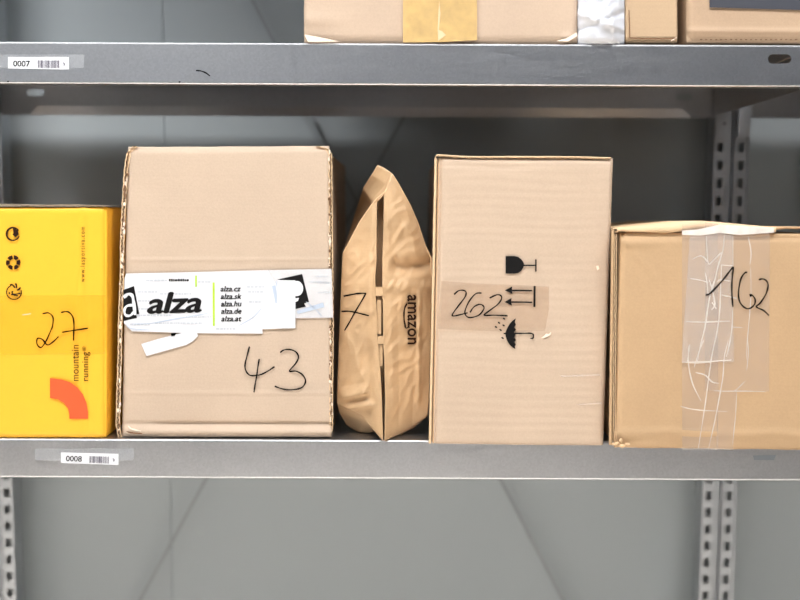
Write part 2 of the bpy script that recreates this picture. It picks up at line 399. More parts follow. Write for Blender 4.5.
# ------------------------------------------------------------------ carton builders
def carton(name, label, corners, pl, depth, m_body, m_front, group, th=0.003, inset=(0,0,0,0), disp=None, nu=60, nv=60, jit=0.4, fname='front_flap', bin_=(0,0,0), taper=(0,0)):
    """corners: TL TR BR BL pixels of the front; the body stands behind a separate front flap"""
    TL, TR, BR, BL = corners
    base = (pl.hit(*BL) + pl.hit(*BR)) / 2 + Vector((0, depth / 2, 0))
    zr = (ZL if base.z < 1.3 else ZU) + 0.0009
    root = thing(name, label, 'box', (base.x, base.y, zr), 'parcel boxes on the rack' if name == 'shipping_box' else group, zr)
    fr = [pl.hit(x, y, -th - 0.0005) for x, y in ((BL[0] + bin_[0], BL[1]), (BR[0] - bin_[2], BR[1]), (TR[0] - bin_[2], TR[1] + bin_[1]), (TL[0] + bin_[0], TL[1] + bin_[1]))]
    for p in fr[:2]: p.z = max(p.z, zr)
    back = [Vector((p.x + dx, p.y + depth, p.z)) for p, dx in zip(fr, (taper[0], -taper[1], -taper[1], taper[0]))]
    bm = bmesh.new(); vs = [bm.verts.new(p) for p in fr + back]
    for f in ((0,1,2,3),(7,6,5,4),(0,4,5,1),(1,5,6,2),(2,6,7,3),(3,7,4,0)): bm.faces.new([vs[i] for i in f])
    bmesh.ops.recalc_face_normals(bm, faces=bm.faces)
    bmesh.ops.bevel(bm, geom=list(bm.edges), offset=0.0025, segments=2, affect='EDGES', profile=0.5)
    body = mk('carton_body', [v.co.copy() for v in bm.verts], [tuple(v.index for v in f.verts) for f in bm.faces] if not bm.verts.index_update() else [], m_body, root)
    bm.free()
    l, t, r, bt = inset
    q = [(TL[0] + l, TL[1] + t), (TR[0] - r, TR[1] + t), (BR[0] - r, BR[1] - bt), (BL[0] + l, BL[1] - bt)]
    panel = front_panel(fname, q, pl, th, disp, nu, nv, jit, m_front, root)
    return root, body, panel
def front_panel(name, q, pl, th, disp, nu, nv, jit, m, root, seed=None):
    TL, TR, BR, BL = q; sd = seed if seed is not None else TL[0] * 0.13
    vs = []
    for j in range(nv + 1):
        v = j / nv
        for i in range(nu + 1):
            u = i / nu
            x = (TL[0] * (1-u) + TR[0] * u) * (1-v) + (BL[0] * (1-u) + BR[0] * u) * v
            y = (TL[1] * (1-u) + TR[1] * u) * (1-v) + (BL[1] * (1-u) + BR[1] * u) * v
            if i in (0, nu): x += jit * (rnd(y * 0.35, sd) + 0.6 * rnd(y * 0.07, sd + 4))
            if j in (0, nv): y += jit * (rnd(x * 0.05, sd + 9) + .4 * rnd(x * 0.3, sd))
            d = disp(u, v) if disp else 0.0
            d += 0.0005 * rnd(x * 0.02, y * 0.02, sd)
            e = min(u * (TR[0] - TL[0]), (1-u) * (TR[0] - TL[0]), v * (BL[1] - TL[1]), (1-v) * (BL[1] - TL[1]))
            if e < 1.2: d -= 0.0009 * (1 - e / 1.2)
            vs.append(pl.hit(x, y, d))
    fs = []
    n1 = nu + 1
    for j in range(nv):
        for i in range(nu): fs.append((j*n1 + i, (j+1)*n1 + i, (j+1)*n1 + i + 1, j*n1 + i + 1))
    rim = [j*n1 for j in range(nv + 1)] + [nv*n1 + i for i in range(1, n1)] + [j*n1 + nu for j in range(nv - 1, -1, -1)] + [i for i in range(nu - 1, 0, -1)]
    k = len(vs); vs += [vs[i] - pl.n * th for i in rim]; r = len(rim)
    for i in range(r): fs.append((rim[i], k + i, k + (i+1) % r, rim[(i+1) % r]))
    return mk(name, vs, fs, m, root, smooth=True)

def fluted_edge(name, pl, line, w, depth, root, step=1.0, amp=None, rag=0.5, seed=1, mats=None):
    """raw edge of corrugated board along a pixel line: two liners with the wavy sheet between"""
    b = MB(); L_ = []
    for i in range(len(line) - 1):
        (x0, y0), (x1, y1) = line[i], line[i+1]; n = max(1, int(math.hypot(x1-x0, y1-y0) / step))
        L_ += [(x0 + (x1-x0)*k/n, y0 + (y1-y0)*k/n) for k in range(n)]
    L_.append(line[-1]); n = len(L_)
    lw = w * 0.22
    def ribbon(offs, wid, dep, mi, fwd):
        P = []
        for i, (x, y) in enumerate(L_):
            o = offs(i, y); f = fwd(i, y)
            P += [pl.hit(x + o - wid/2, y, f), pl.hit(x + o + wid/2, y, f), pl.hit(x + o + wid/2, y, f - dep), pl.hit(x + o - wid/2, y, f - dep)]
        F_ = []
        for i in range(n - 1):
            a, c = 4*i, 4*(i+1)
            F_ += [(a, c, c+1, a+1), (a+1, c+1, c+2, a+2), (a+3, c+3, c, a)]
        b.add(P, F_, mi)
    rg = lambda i, y: rag * (rnd(y * 0.22, seed) + 0.5 * rnd(y * 0.9, seed + 3))
    fw = lambda i, y: 0.0012 * rnd(y * 0.4, seed + 7)
    ribbon(lambda i, y: -w/2 + lw/2 + rg(i, y), lw, depth, 0, fw)
    ribbon(lambda i, y: w/2 - lw/2 + rg(i, y + 50), lw, depth, 0, fw)
    ribbon(lambda i, y: (w/2 - lw) * math.sin(y * 2 * math.pi / 5.2 + 1.5 * rnd(y * .1, seed)) + rg(i, y) * .5, lw * 0.8, depth * 0.8, 1, lambda i, y: -0.0006 + 0.001 * rnd(y * .5, seed + 2))
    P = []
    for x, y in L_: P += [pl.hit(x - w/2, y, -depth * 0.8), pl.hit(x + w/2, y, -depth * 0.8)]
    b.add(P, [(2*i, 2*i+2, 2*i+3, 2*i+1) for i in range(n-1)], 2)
    return b.build(name, mats or [M_LINER, M_EDGE, M_DARKFL], root)

def plineat(P, t):
    n = len(P) - 1; d = [0.0]
    for i in range(n): d.append(d[-1] + math.hypot(P[i+1][0]-P[i][0], P[i+1][1]-P[i][1]))
    s = t * d[-1]
    for i in range(n):
        if s <= d[i+1] or i == n - 1:
            k = (s - d[i]) / ((d[i+1] - d[i]) or 1); return [P[i][a] + (P[i+1][a] - P[i][a]) * k for a in range(3)]
def sstep(a, c, x):
    t = max(0.0, min(1.0, (x - a) / (c - a))); return t * t * (3 - 2 * t)
def ridge(x, c, w): return math.exp(-((x - c) / w) ** 2)

# ------------------------------------------------------------------ yellow box
PY = Plane((0, rest_y(50, 438, ZL + 0.001), 1.2), lean=0)
G1 = 'parcels on the middle shelf'
def dy(u, v):
    return 0.0012 * ridge(u, 0.86, 0.02) - 0.004 * sstep(0.97, 1.0, u) - 0.0015 * (1 - sstep(0, 0.012, v))
yb, yb_body, yb_front = carton('shoe_box', 'yellow printed shoe box marked 27 in pen', ((-62, 207), (107, 207), (106.5, 437.3), (-60, 437.3)), PY, 0.34, M_YEL, M_YEL, None, th=0.002, disp=dy, jit=0.15, nu=90, fname='front_face')
fluted_edge('lid_edge', PY, [(-60, 205.3), (20, 205.2), (60, 206), (104, 206.5)], 0.9, 0.02, yb, seed=3, mats=[M_LINER, M_LINER, M_DARKFL]) if False else None
b = MB()
top = [( -62, 204.2), (0, 203.8), (18, 203.8), (22, 205), (55, 204.5), (62, 204), (90, 205.2), (108, 206)]
for i in range(len(top) - 1):
    (x0, y0), (x1, y1) = top[i], top[i+1]
    a, c, e, g = PY.hit(x0, y0, 0.001), PY.hit(x1, y1, 0.001), PY.hit(x1, 206.6, 0.0), PY.hit(x0, 206.4, 0.0)
    bk = Vector((0, 0.3, 0)); b.add([a, c, e, g, a + bk, c + bk], [(0, 3, 2, 1), (0, 1, 5, 4)], 0)
b.build('lid_edge', card('grey_board_edge', (150, 138, 122), 0.05, 'X', fleck=0.3), yb)
decal('clear_tape', PY, [([(-60, 296), (106, 295), (106, 354), (-60, 356)], 0, 0)], [M_YTAPE], yb, off=0.0014, th=0.0001)
P = []
# ring with one swelling arrow
cx, cy = 12.8, 234
outer = [(cx + 7.2*math.cos(t), cy + 7.2*math.sin(t)) for t in [math.radians(20 + 310 * i / 40) for i in range(41)]]
inner = [(cx + (0.6 if i > 18 else 0.3) + (5.6 - 0.2*(i > 24)*(i - 24)/4)*math.cos(t), cy + 5.6*math.sin(t)) for i, t in enumerate([math.radians(20 + 310 * i / 40) for i in range(41)])]
P.append(((outer + inner, [(i, i+1, i+42, i+41) for i in range(40)]), 0, 0, 'mesh'))
P.append(([(12.6, 228.2), (15.5, 228.6), (18, 231.5), (18.6, 233.8), (18.8, 234.3), (15.6, 237.3), (12.2, 234.2), (13.6, 233.4), (13.4, 231)], 0, 0.0001))
def yprint(name, label=None):
    global P
    o = decal(name, PY, P, [M_BROWN], yb, off=0.0017); P = []
    if label: o['label'] = label
yprint('printed_symbol', 'dark ring with one arrow')
cx, cy = 13.2, 262.5
for k in range(6):
    a0 = math.radians(60 * k - 84); a1 = a0 + math.radians(46); am = (a0 + a1) / 2
    r0, r1 = 3.7, 7.4
    pts = [(cx + r1*math.cos(a0), cy + r1*math.sin(a0)), (cx + r1*math.cos(am), cy + r1*math.sin(am)), (cx + r1*.96*math.cos(a1), cy + r1*.96*math.sin(a1)), (cx + r0*math.cos(a1 + (.12 if k % 2 else -.05)), cy + r0*math.sin(a1)), (cx + r0*math.cos(a0), cy + r0*math.sin(a0))]
    P.append((pts, 0, 0))
yprint('printed_symbol', 'ring of six dark recycling arrows')
cx, cy = 14, 292.2
P.append(stroke([(cx + 7.4*math.cos(math.radians(t)), cy + 7.2*math.sin(math.radians(t))) for t in range(-15, 250, 12)], 1.1, 0))
for q in ([(9.8, 284.6), (12.5, 285), (15.2, 288)], [(15.2, 283.4), (16.4, 285), (16.6, 288.2)], [(20.6, 287.4), (18.8, 289.4), (16.8, 290.2)]): P.append(stroke(q, 1.9, 0, True, 0.0001, taper=True))
P.append(stroke([(12.6, 291), (12.2, 293.2), (14.5, 295), (18, 295.6)], 1.5, 0, ex=0.0001)); P.append(stroke([(11, 294.5), (15, 294.2), (20.5, 293.4)], 1.4, 0, ex=0.0002)); P.append(disc(9.4, 293.2, .9, 1.1, 0, 0.0001))
yprint('printed_symbol', 'small dark circle with curved strokes')
P.append(lettering('www.lasportiva.com', (84.7, 282), (84.7, 227), 4.6, 0, space=1.35)); yprint('printed_text')
P.append(lettering('mountain', (78.6, 381), (78.6, 345), 6.8, 0, space=1.05)); P.append(lettering('running', (88.2, 381), (88.2, 352), 6.0, 0, space=1.05))
P.append(lettering('\u00ae', (86, 351), (86, 346.5), 4.0, 0))
curve = [(50, 398), (58, 399.5), (64, 403), (68, 408.5), (69.3, 414), (69.5, 418.8), (88, 418.8), (88, 412), (86.5, 403), (83, 394.5), (77.5, 387.5), (70, 382.2), (62, 379.6), (50, 378)]
yprint('printed_text')
decal('printed_emblem', PY, [(curve, 0, 0)], [M_ORANGE], yb, off=0.0017)
decal('marker_number', PY, [
    stroke([(42.5,313.7),(48.7,313),(53,317.5),(52.5,326),(51,330),(46,341),(41,347.5),(37,344),(37.5,338.5),(42.5,339.5),(47.5,345),(54,341),(58.5,336.5)], 1.25, 0),
    stroke([(61,312.5),(65,311.7),(69,312.3),(73,317.5),(74,326),(73.7,333),(73.5,340.5)], 1.4, 0), stroke([(62,332.3),(70,331),(88,328.2)], 1.3, 0, ex=.0001)], [M_INK], yb, off=0.0021)
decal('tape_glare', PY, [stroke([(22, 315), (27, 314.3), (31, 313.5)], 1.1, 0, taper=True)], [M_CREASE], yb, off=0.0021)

# ------------------------------------------------------------------ box 43
P43 = Plane((0, rest_y(225, 437.2, ZL + 0.001), 1.2))
def d43(u, v):
    d = 0.0008 * ridge(v, 0.39, 0.006) + 0.0007 * ridge(v, 0.85, 0.006)
    k = sstep(0.945, 0.953, v) * (-0.003) + 0.0105 * sstep(0.953, 0.984, v) - 0.004 * sstep(0.984, 1.0, v)
    k *= 0.55 + 0.45 * sstep(0.1, 0.2, u)
    d += k + 0.0008 * rnd(u * 5, 3) * sstep(.93, .95, v)
    d -= 0.0035 * (1 - sstep(0, 0.03, v)) ** 2
    d -= 0.002 * (1 - sstep(0, 0.02, u))
    return d
b43, b43_body, b43_front = carton('shipping_box', 'large brown box with white branded tape, marked 43 in pen', ((123, 150), (332.5, 149), (335, 437), (117.5, 436.5)), P43, 0.37, M_43, M_43, None, inset=(5, -3, 3.6, 0), disp=d43, nv=190, nu=80, jit=0.35, bin_=(4, 3, 3.5))
fluted_edge('flap_edge', P43, [(135, 146.2), (128.5, 153), (126, 170), (123.8, 205), (122.2, 240), (122, 275), (120.2, 320), (119.7, 360), (118.3, 400), (117.8, 425), (120, 437)], 4.2, 0.012, b43, seed=2, rag=0.8)
fluted_edge('flap_edge', P43, [(318, 146.2), (327, 149), (330.2, 154), (330.6, 200), (331.2, 260), (331.8, 330), (331.2, 380), (331.2, 425), (329, 437)], 3.6, 0.012, b43, seed=5, rag=1.0)
r = random.Random(12)
for nm, ex, y0, y1, cnt in (('torn_edge', 329.6, 152, 432, 80), ('torn_edge', 121.6, 165, 430, 60)):
    Q = []
    for k in range(cnt):
        y = r.uniform(y0, y1); x = (ex + (y - 152) * 0.005 if ex > 200 else plineat([(126.6, 165, 0), (122.8, 240, 0), (122.4, 275, 0), (120.6, 320, 0), (118.9, 432, 0)], (y - 165) / 267)[0]) + r.gauss(0, .7); w = r.uniform(.6, 1.5); h = r.uniform(1.0, 4.0)
        Q.append(([(x + w * math.cos(t) * r.uniform(.5, 1), y + h * math.sin(t) * r.uniform(.5, 1)) for t in [2 * math.pi * i / 7 for i in range(7)]], 0 if r.random() < .55 else 1, r.uniform(0, .0008)))
    decal(nm, P43, Q, [M_TORN_LIT, M_DARKFL], b43, off=0.0006)
# tape with the shop's print, then the loose end below
P = [([(124.5, 278.5), (126, 273.5), (180, 272.4), (262, 270.3), (331.5, 268.8), (333, 317.5), (295, 318), (295, 328.3), (262.5, 329.2), (262.5, 333.6), (197, 333.2), (132, 331.3), (123.8, 323)], 0, 0)]
P.append(([(268, 269.8), (331.5, 268.8), (333, 318.5), (295, 319)], 1, 0.0002))
pol_a = [(123.2, 290), (134, 286), (139.3, 314), (136.6, 314.5), (136.8, 318), (123.6, 321)]
P.append((pol_a, 2, 0.0004))
P.append(stroke([(123.5, 297.5), (128, 294.2), (132, 295.5), (133.6, 302), (135.2, 315)], 3.0, 0, ex=0.0007)); P.append(stroke([(133, 305), (127, 306), (124.4, 310), (125.5, 315), (130, 315.5), (134, 312)], 2.4, 0, ex=0.0008))
P += fat(1.1, 'alza', (148, 313.2), (201, 311.7), 20, 2, ex=0.0005, shear=0.22, space=0.95)
for i, (t, y) in enumerate((('alza.cz', 291.4), ('alza.sk', 299), ('alza.hu', 306.4), ('alza.de', 313.8), ('alza.at', 321.3))):
    P += fat(0.2, t, (220.6 + i * .2, y), (241.4 if i else 240.8, y - 0.2), 5.2, 2, ex=0.0005, shear=0.2)
P += [([(195.2, 275.5), (196.8, 275.5), (196.8, 286.5), (195.2, 287)], 3, 0.0005), ([(212.6, 282.5), (214.6, 282.5), (214.8, 326), (212.9, 326)], 3, 0.0005)]
x = 169.0; r = random.Random(4)
while x < 188:
    w = r.uniform(1.2, 2.4); P.append(rect(x, 279.2 + r.uniform(-.4, .2), x + w, 281.2, 2, 0.0005)); x += w + 0.5
for (x0, x1, y, mi) in ((138, 158, 292, 4), (160, 192, 294, 4), (138, 150, 301, 4), (138, 148, 309, 4), (136, 172, 315.5, 4), (186, 212, 317, 4), (155, 202, 323.3, 4), (130, 150, 324.5, 4), (146, 167, 280.5, 4), (198, 211, 282, 4),
                        (247, 264, 287, 4), (248, 264, 292, 4), (249, 262, 302, 4), (316, 327, 276.5, 4), (318, 331, 283, 4), (318, 331, 292.5, 4), (310, 326, 282, 4), (216, 236, 329, 4)):
    x = x0
    while x < x1:
        w = r.uniform(1.2, 3.4); P.append(rect(x, y - 1.0, min(x + w, x1), y + 0.7, mi, 0.0004)); x += w + r.uniform(0.5, 1.0)
# dark leaning tile with a pale bowl, half covered by a white patch
P.append(([(277.5, 279.5), (302.2, 274), (309, 301.8), (304, 303.5), (306, 306.5), (295.5, 309), (295, 280.2), (283, 280.5)], 5, 0.0005))
P.append(disc(297, 288.5, 6.2, 7.6, 0, 0.0007)); P.append(([(291, 299), (299, 297.8), (298, 301), (291, 303.5)], 0, 0.0007))
P.append(([(277.5, 280), (295.4, 280.4), (295.4, 328), (276, 328)], 0, 0.0009))
P.append(([(272, 286), (275.5, 285), (278, 303), (275.5, 303.5)], 6, 0.0006)); P.append(([(296.5, 311), (323, 302.5), (324.5, 307), (298, 314)], 6, 0.0006))
for q in ([(132, 324), (150, 323.5), (175, 319), (196, 315.5), (212, 312.5)], [(126, 324.5), (131, 328.5), (150, 330)], [(238, 326), (252, 318), (262, 308)], [(306, 301.5), (315, 309), (322, 316)], [(276, 281), (280.5, 303)]):
    P.append(stroke(q, 0.9, 6, ex=0.0006, taper=True))
decal('parcel_tape', P43, P, [M_WHITE, M_TAPE2, M_PRINT, M_GREEN, M_FAINT, M_PRINT, M_BLUE], b43, off=0.0016, th=0.0002)
decal('loose_tape_end', P43, [([(141.2, 344), (158, 339), (184, 332.3), (197, 333), (198, 336), (193, 341), (186, 345), (146.5, 356)], 0, 0), ([(170.8, 333.4), (176.2, 333), (175, 335.8), (171.4, 336.4)], 1, 0.0006)], [M_WHITE, M_INK], b43, off=0.0013, th=0.0004)
decal('marker_number', P43, [
    stroke([(249.5,346.5),(247,356),(245,365),(246,371),(249.5,375),(254,375.7),(261,374.5),(268,371),(274.5,366.7)], 1.35, 0),
    stroke([(259.2,359),(258,366),(256.5,377),(255,385),(254,392.5)], 1.3, 0, ex=.0001),
    stroke([(280,352.5),(284,350),(290,349.6),(296,352),(298.5,357),(296,363),(289.5,371),(296,371.2),(302.5,374.8),(305.5,380.5),(303.5,386),(298,389),(288,389.8),(280,388.2),(274.7,386.2)], 1.4, 0)], [M_INK], b43, off=0.0016)
for q in [stroke([(128, 426), (131, 428.5), (136, 430), (141, 431)], 1.4, 1, taper=True), stroke([(126.5, 431.5), (133, 433), (142, 433.5)], 1.6, 0, taper=True), stroke([(319, 432), (326, 431), (331, 433)], 1.2, 1, taper=True)]: decal('crease_shading', P43, [q], [M_DARKFL, M_TORN_LIT], b43, off=0.006)  # highlight along the bottom crease painted as pale strokes, with a dark line

# ------------------------------------------------------------------ paper bag between the boxes
flat_at = at
BAG_BACK = rest_y(384, 440.4, ZL + 0.0018) - 1.211
def at(px, py, Y): return flat_at(px, py, Y + BAG_BACK)
b0 = at(384, 440.5, 1.213); bz = ZL + 0.001
bag = thing('paper_mailer_bag', 'brown paper mailer bag standing on edge, marked 7 in pen', 'paper bag', (b0.x, 1.36, ZL), None, ZL + 0.0018)
def coons(T, B, L_, R_, nu, nv, bulge=0.008, crk=0.0016, seed=0.0, extra=None):
    def p3(P, t): return Vector(plineat(P, t))
    vs = []
    c00, c10, c01, c11 = Vector(T[0]), Vector(T[-1]), Vector(B[0]), Vector(B[-1])
    for j in range(nv + 1):
        v = j / nv
        for i in range(nu + 1):
            u = i / nu
            p = p3(T, u) * (1-v) + p3(B, u) * v + p3(L_, v) * (1-u) + p3(R_, v) * u - (c00*(1-u)*(1-v) + c10*u*(1-v) + c01*(1-u)*v + c11*u*v)
            e = min(1, 6 * min(u, 1-u)) * min(1, 6 * min(v, 1-v))
            d = bulge * math.sin(math.pi * u) * math.sin(math.pi * min(1, max(0, v))) ** 0.5
            x, y = p.x, p.y
            n1 = rnd(x * 0.045, y * 0.028, seed); n2 = rnd(x * 0.1 + y * .05, y * 0.07, seed + 5)
            d += e * crk * (1 - 2.2 * abs(n1)) + e * crk * 0.7 * (1 - 2 * abs(n2))
            if extra: d += extra(u, v, x, y)
            vs.append(at(p.x, p.y, p.z - d))
    n = nu + 1
    return vs, [(j*n+i, (j+1)*n+i, (j+1)*n+i+1, j*n+i+1) for j in range(nv) for i in range(nu)]
FY, SY = 1.212, 1.248
def crumple(u, v, x, y):
    d = 0.0
    for (ax, ay, bx, by, ln, h) in ((337, 388, 369, 381, 11, .011), (343, 402, 376, 398, 7, .009), (337, 410, 352, 407, 4, .004)):
        tx, ty = bx - ax, by - ay; l = math.hypot(tx, ty); tx, ty = tx / l, ty / l
        al = ((x - ax) * tx + (y - ay) * ty) / l; ds = -(x - ax) * ty + (y - ay) * tx
        if 0 < al < 1 and 0 < ds < ln + 2.5:
            d += h * min(1, 4 * min(al, 1 - al)) * (ds / ln if ds < ln else max(0, 1 - (ds - ln) / 2.5))
    return d
    for (ax, ay, bx, by, w, h) in ((340, 388, 367, 386, 4, .005), (345, 402, 374, 405, 5, .006), (340, 410, 374, 408, 3, -.006), (338, 386, 360, 402, 3, -.003)):
        dx, dy2 = bx - ax, by - ay; t = max(0, min(1, ((x-ax)*dx + (y-ay)*dy2) / (dx*dx + dy2*dy2)))
        q = math.hypot(x - ax - dx*t, y - ay - dy2*t); d += h * math.exp(-(q / w) ** 2)
    return d
bm_ = MB()
LT = [(343, 254, SY-.002), (360, 222, 1.243), (372.5, 204, 1.234), (377.2, 198, 1.236)]
LL = [(343, 254, SY-.002), (341, 300, SY), (339, 350, SY), (337.8, 385, SY), (337.2, 403, SY)]
LR = [(377.2, 198, 1.236), (376.6, 230, 1.226), (376.5, 262, 1.221), (375.3, 275, 1.219), (375.6, 295, 1.217), (376.8, 315, 1.216), (377.6, 337, 1.216), (380, 362, 1.215), (382, 400, 1.213), (383.2, 440.6, FY-.001)]
LB = [(337.2, 403, SY), (346, 408, 1.243), (360.5, 414, 1.232), (372, 428, 1.226), (383.2, 440.6, FY-.001)]
RL = [(384.2, 192, 1.238), (383.6, 225, 1.228), (382.4, 255, 1.222), (382.2, 290, 1.217), (383, 310, 1.215), (383, 342, 1.215), (384.2, 360, 1.214), (385, 400, 1.213), (384.4, 440.6, FY-.001)]
RR = [(392.3, 174.4, 1.245), (398, 183, 1.246), (410, 205, 1.247), (418, 223, 1.248), (425, 245, SY), (431.2, 258, SY), (431, 300, SY), (430, 350, SY), (428.6, 400, SY), (427.5, 414.5, SY)]
RT = [(384.2, 192, 1.238), (388, 183, 1.24), (392.3, 174.4, 1.245)]
RB = [(384.4, 440.6, FY-.001), (398, 434.5, 1.236), (412, 427.5, 1.247), (427.5, 414.5, SY)]
def rext(u, v, x, y): return 0.004 * ridge(x, 419 + (y - 330) * -0.01, 2.2) * sstep(285, 300, y) * (1 - sstep(395, 412, y)) - 0.011 * ridge(y, 268 - abs(x - 405) * 0.25, 7) * sstep(387, 396, x) + 0.003 * ridge(y, 286, 5)
for T, B, A, R_, sd, ex in ((LT, LB, LL, LR, 1.3, crumple), (RT, RB, RL, RR, 7.7, rext)):
    vs, fs = coons(T, B, A, R_, 60, 150, 0.005, 0.0034, sd, ex); bm_.add(vs, fs, 0)
# under-side bulge of the left half, resting on the shelf
vs, fs = coons(LB[:3] + [(372, 426, 1.236)], [(340, 413, 1.262), (347, 425, 1.27), (361, 433.8, 1.26), (374, 431.5, 1.25)], [(337.2, 403, SY), (340, 413, 1.262)], [(372, 426, 1.236), (374, 431.5, 1.25)], 24, 14, -0.002, 0.0006, 3.0)
bm_.add(vs, fs, 0)
vs, fs = coons(RB, [(386, 438.5, 1.235), (400, 434, 1.25), (414, 427, 1.262), (427, 416, 1.27)], [(384.4, 440.6, FY-.001), (386, 438.5, 1.24)], [(427.5, 414.5, SY), (427, 416, 1.27)], 24, 6, 0.0, 0.0003, 3.0)
bm_.add(vs, fs, 0)
# flanks running back to the far edge
def flank(line, bx, dep):
    k = []
    for (x, y, Y) in line:
        a = at(x, y, Y); k.append((a, Vector((a.x + (bx - a.x) * 0.15, a.y + dep * 0.5, a.z)), Vector((bx, a.y + dep, a.z + 0.006))))
    vs = [p for r_ in k for p in r_]
    bm_.add(vs, [(3*i + j, 3*i + j + 1, 3*i + j + 4, 3*i + j + 3) for i in range(len(k) - 1) for j in (0, 1)], 0)
xb = at(384, 300, 1.5).x
flank(LL, xb, 0.2); flank(RR, xb, 0.2)
bag_body = bm_.build('bag_body', M_BAG, bag, smooth=True)
sd = bag_body.modifiers.new('paper', 'SOLIDIFY'); sd.thickness = 0.0006; sd.offset = 1
# fold at the mouth: the rear sheet rising behind the front panel
b = MB()
T = [(343, 254, 1.30), (355, 215, 1.33), (363.7, 188, 1.29), (372, 175, 1.262), (377.8, 165.6, 1.255)]
B = [(345, 256, SY+.002), (361, 224, 1.252), (373, 206, 1.243), (384, 195, 1.242), (389, 184, 1.243)]
vs, fs = coons(T, B, [T[0], B[0]], [(377.8, 165.6, 1.255), (384, 168.5, 1.252), (391.5, 174.4, 1.247), (389, 184, 1.243)], 60, 40, -0.002, 0.001, 9.0, lambda u, v, x, y: -0.05 * (1 - v ** 4) * sstep(0, 3.5, ((y - 188.5) * 0.55 - (x - 364) * 0.83)))
b.add(vs, fs, 0)
vs, fs = coons([(377.8, 165.6, 1.255), (384, 168.3, 1.262), (392.3, 174.2, 1.247)], [(378.2, 170, 1.28), (384, 172.5, 1.29), (391, 178.5, 1.27)], [(377.8, 165.6, 1.255), (378.2, 170, 1.28)], [(392.3, 174.2, 1.247), (391, 178.5, 1.27)], 10, 4, 0, 0, 2)
b.add(vs, fs, 0)
rear = b.build('mouth_fold', M_BAG, bag, smooth=True)
sd = rear.modifiers.new('paper', 'SOLIDIFY'); sd.thickness = 0.0012; sd.offset = 0
# pale paper rims of the fold
def rim(name, P, w, m):
    cu = bpy.data.curves.new(name, 'CURVE'); cu.dimensions = '3D'; cu.bevel_depth = w; cu.bevel_resolution = 2
    sp = cu.splines.new('POLY'); sp.points.add(len(P) - 1)
    for q, p in zip(sp.points, P): q.co = (*(at(*p)), 1)
    t = bpy.data.objects.new('t', cu); C.objects.link(t); dg = bpy.context.evaluated_depsgraph_get(); dg.update()
    me = bpy.data.meshes.new_from_object(t.evaluated_get(dg)); vs = [v.co.copy() for v in me.vertices]; fs = [tuple(p.vertices) for p in me.polygons]
    bpy.data.objects.remove(t); return vs, fs
b = MB()
for P in ([(363.7, 188, 1.29), (372, 175, 1.262), (377.8, 165.6, 1.255), (384, 168.5, 1.252), (391.8, 173.8, 1.246)],
          [(391.8, 173.8, 1.246), (390, 181, 1.241), (385.4, 191.5, 1.237), (377.2, 198, 1.234), (372.5, 203.6, 1.233), (360, 221.6, 1.242), (343, 253.6, SY-.002)], RR[:7]):
    vs, fs = rim('r', P, 0.0007, None); b.add(vs, fs, 0)
b.build('folded_rim', mat('pale_kraft', (226, 188, 146), 0.7), bag, smooth=True)
# recessed side seam
b = MB(); prev = None
for (l, r_) in [(plineat(LR, k / 40), plineat(RL, k / 40)) for k in range(41)]:
    row = [at(l[0] - .4, l[1], l[2] + .0005), at(l[0] + .8, l[1], l[2] + 0.034), at(r_[0] - .8, r_[1], r_[2] + 0.034), at(r_[0] + .4, r_[1], r_[2] + .0005)]
    if prev: k0 = len(b.v); b.add(prev + row, [(i, i+4, i+5, i+1) for i in range(3)], 0)
    prev = row
b.build('side_seam', M_BAG, bag)
b = MB()
for (y0, y1, x0, x1, dY) in ((287, 296, 375.6, 382.6, .004), (300, 334, 376.8, 381, .006), (336, 344, 378, 383.4, .003), (345, 366, 379.2, 382.6, .005)):
    b.add([at(x0, y0, FY + dY), at(x1, y0, FY + dY), at(x1, y1, FY + dY - .001), at(x0, y1, FY + dY - .001)], [(0, 3, 2, 1)], 0)
b.build('seam_fold', M_BAG, bag)
# writing that follows the paper
dgb = bpy.context.evaluated_depsgraph_get(); dgb.update()
bvh = BVHTree.FromObject(bag_body, dgb)
orgb = ORG[bag.name]
def onbag(px, py, off=0.0006):
    d = ray(px, py).normalized(); h = bvh.ray_cast(CP - orgb, d)
    return (h[0] + orgb if h[0] is not None else at(px, py, 1.25)) - d * off
def bag_print(name, polys, m, off=0.0007):
    b = MB()
    for p in polys: b.add([onbag(x, y, off) for x, y in p[0][0]], p[0][1], 0)
    b.build(name, m, bag)
vs, fs = text_mesh('amazon', 0.028, 0, 0.98)
bag_print('printed_logo', fat(0.35, 'amazon', (407.9, 295), (407.9, 344.2), 8.0) + [ stroke([(407, 303.5), (404.8, 308), (404, 314), (404.3, 321), (406, 328.5)], 1.5), stroke([(404.5, 325.5), (406.2, 328.2), (408.6, 326.5), (408.8, 323)], 1.1)], M_BROWN, 0.0016)
bag_print('marker_number', [stroke([(343.6, 296.2), (352, 294.5), (359, 293.4), (366, 293.3)], 1.4), stroke([(366, 293.3), (361, 302), (355, 312), (349, 323), (344.5, 330.5)], 1.3), stroke([(341.4, 311.5), (348, 311.2), (355, 312.3), (362, 314), (369, 315.8)], 1.3)], M_INK)

at = flat_at
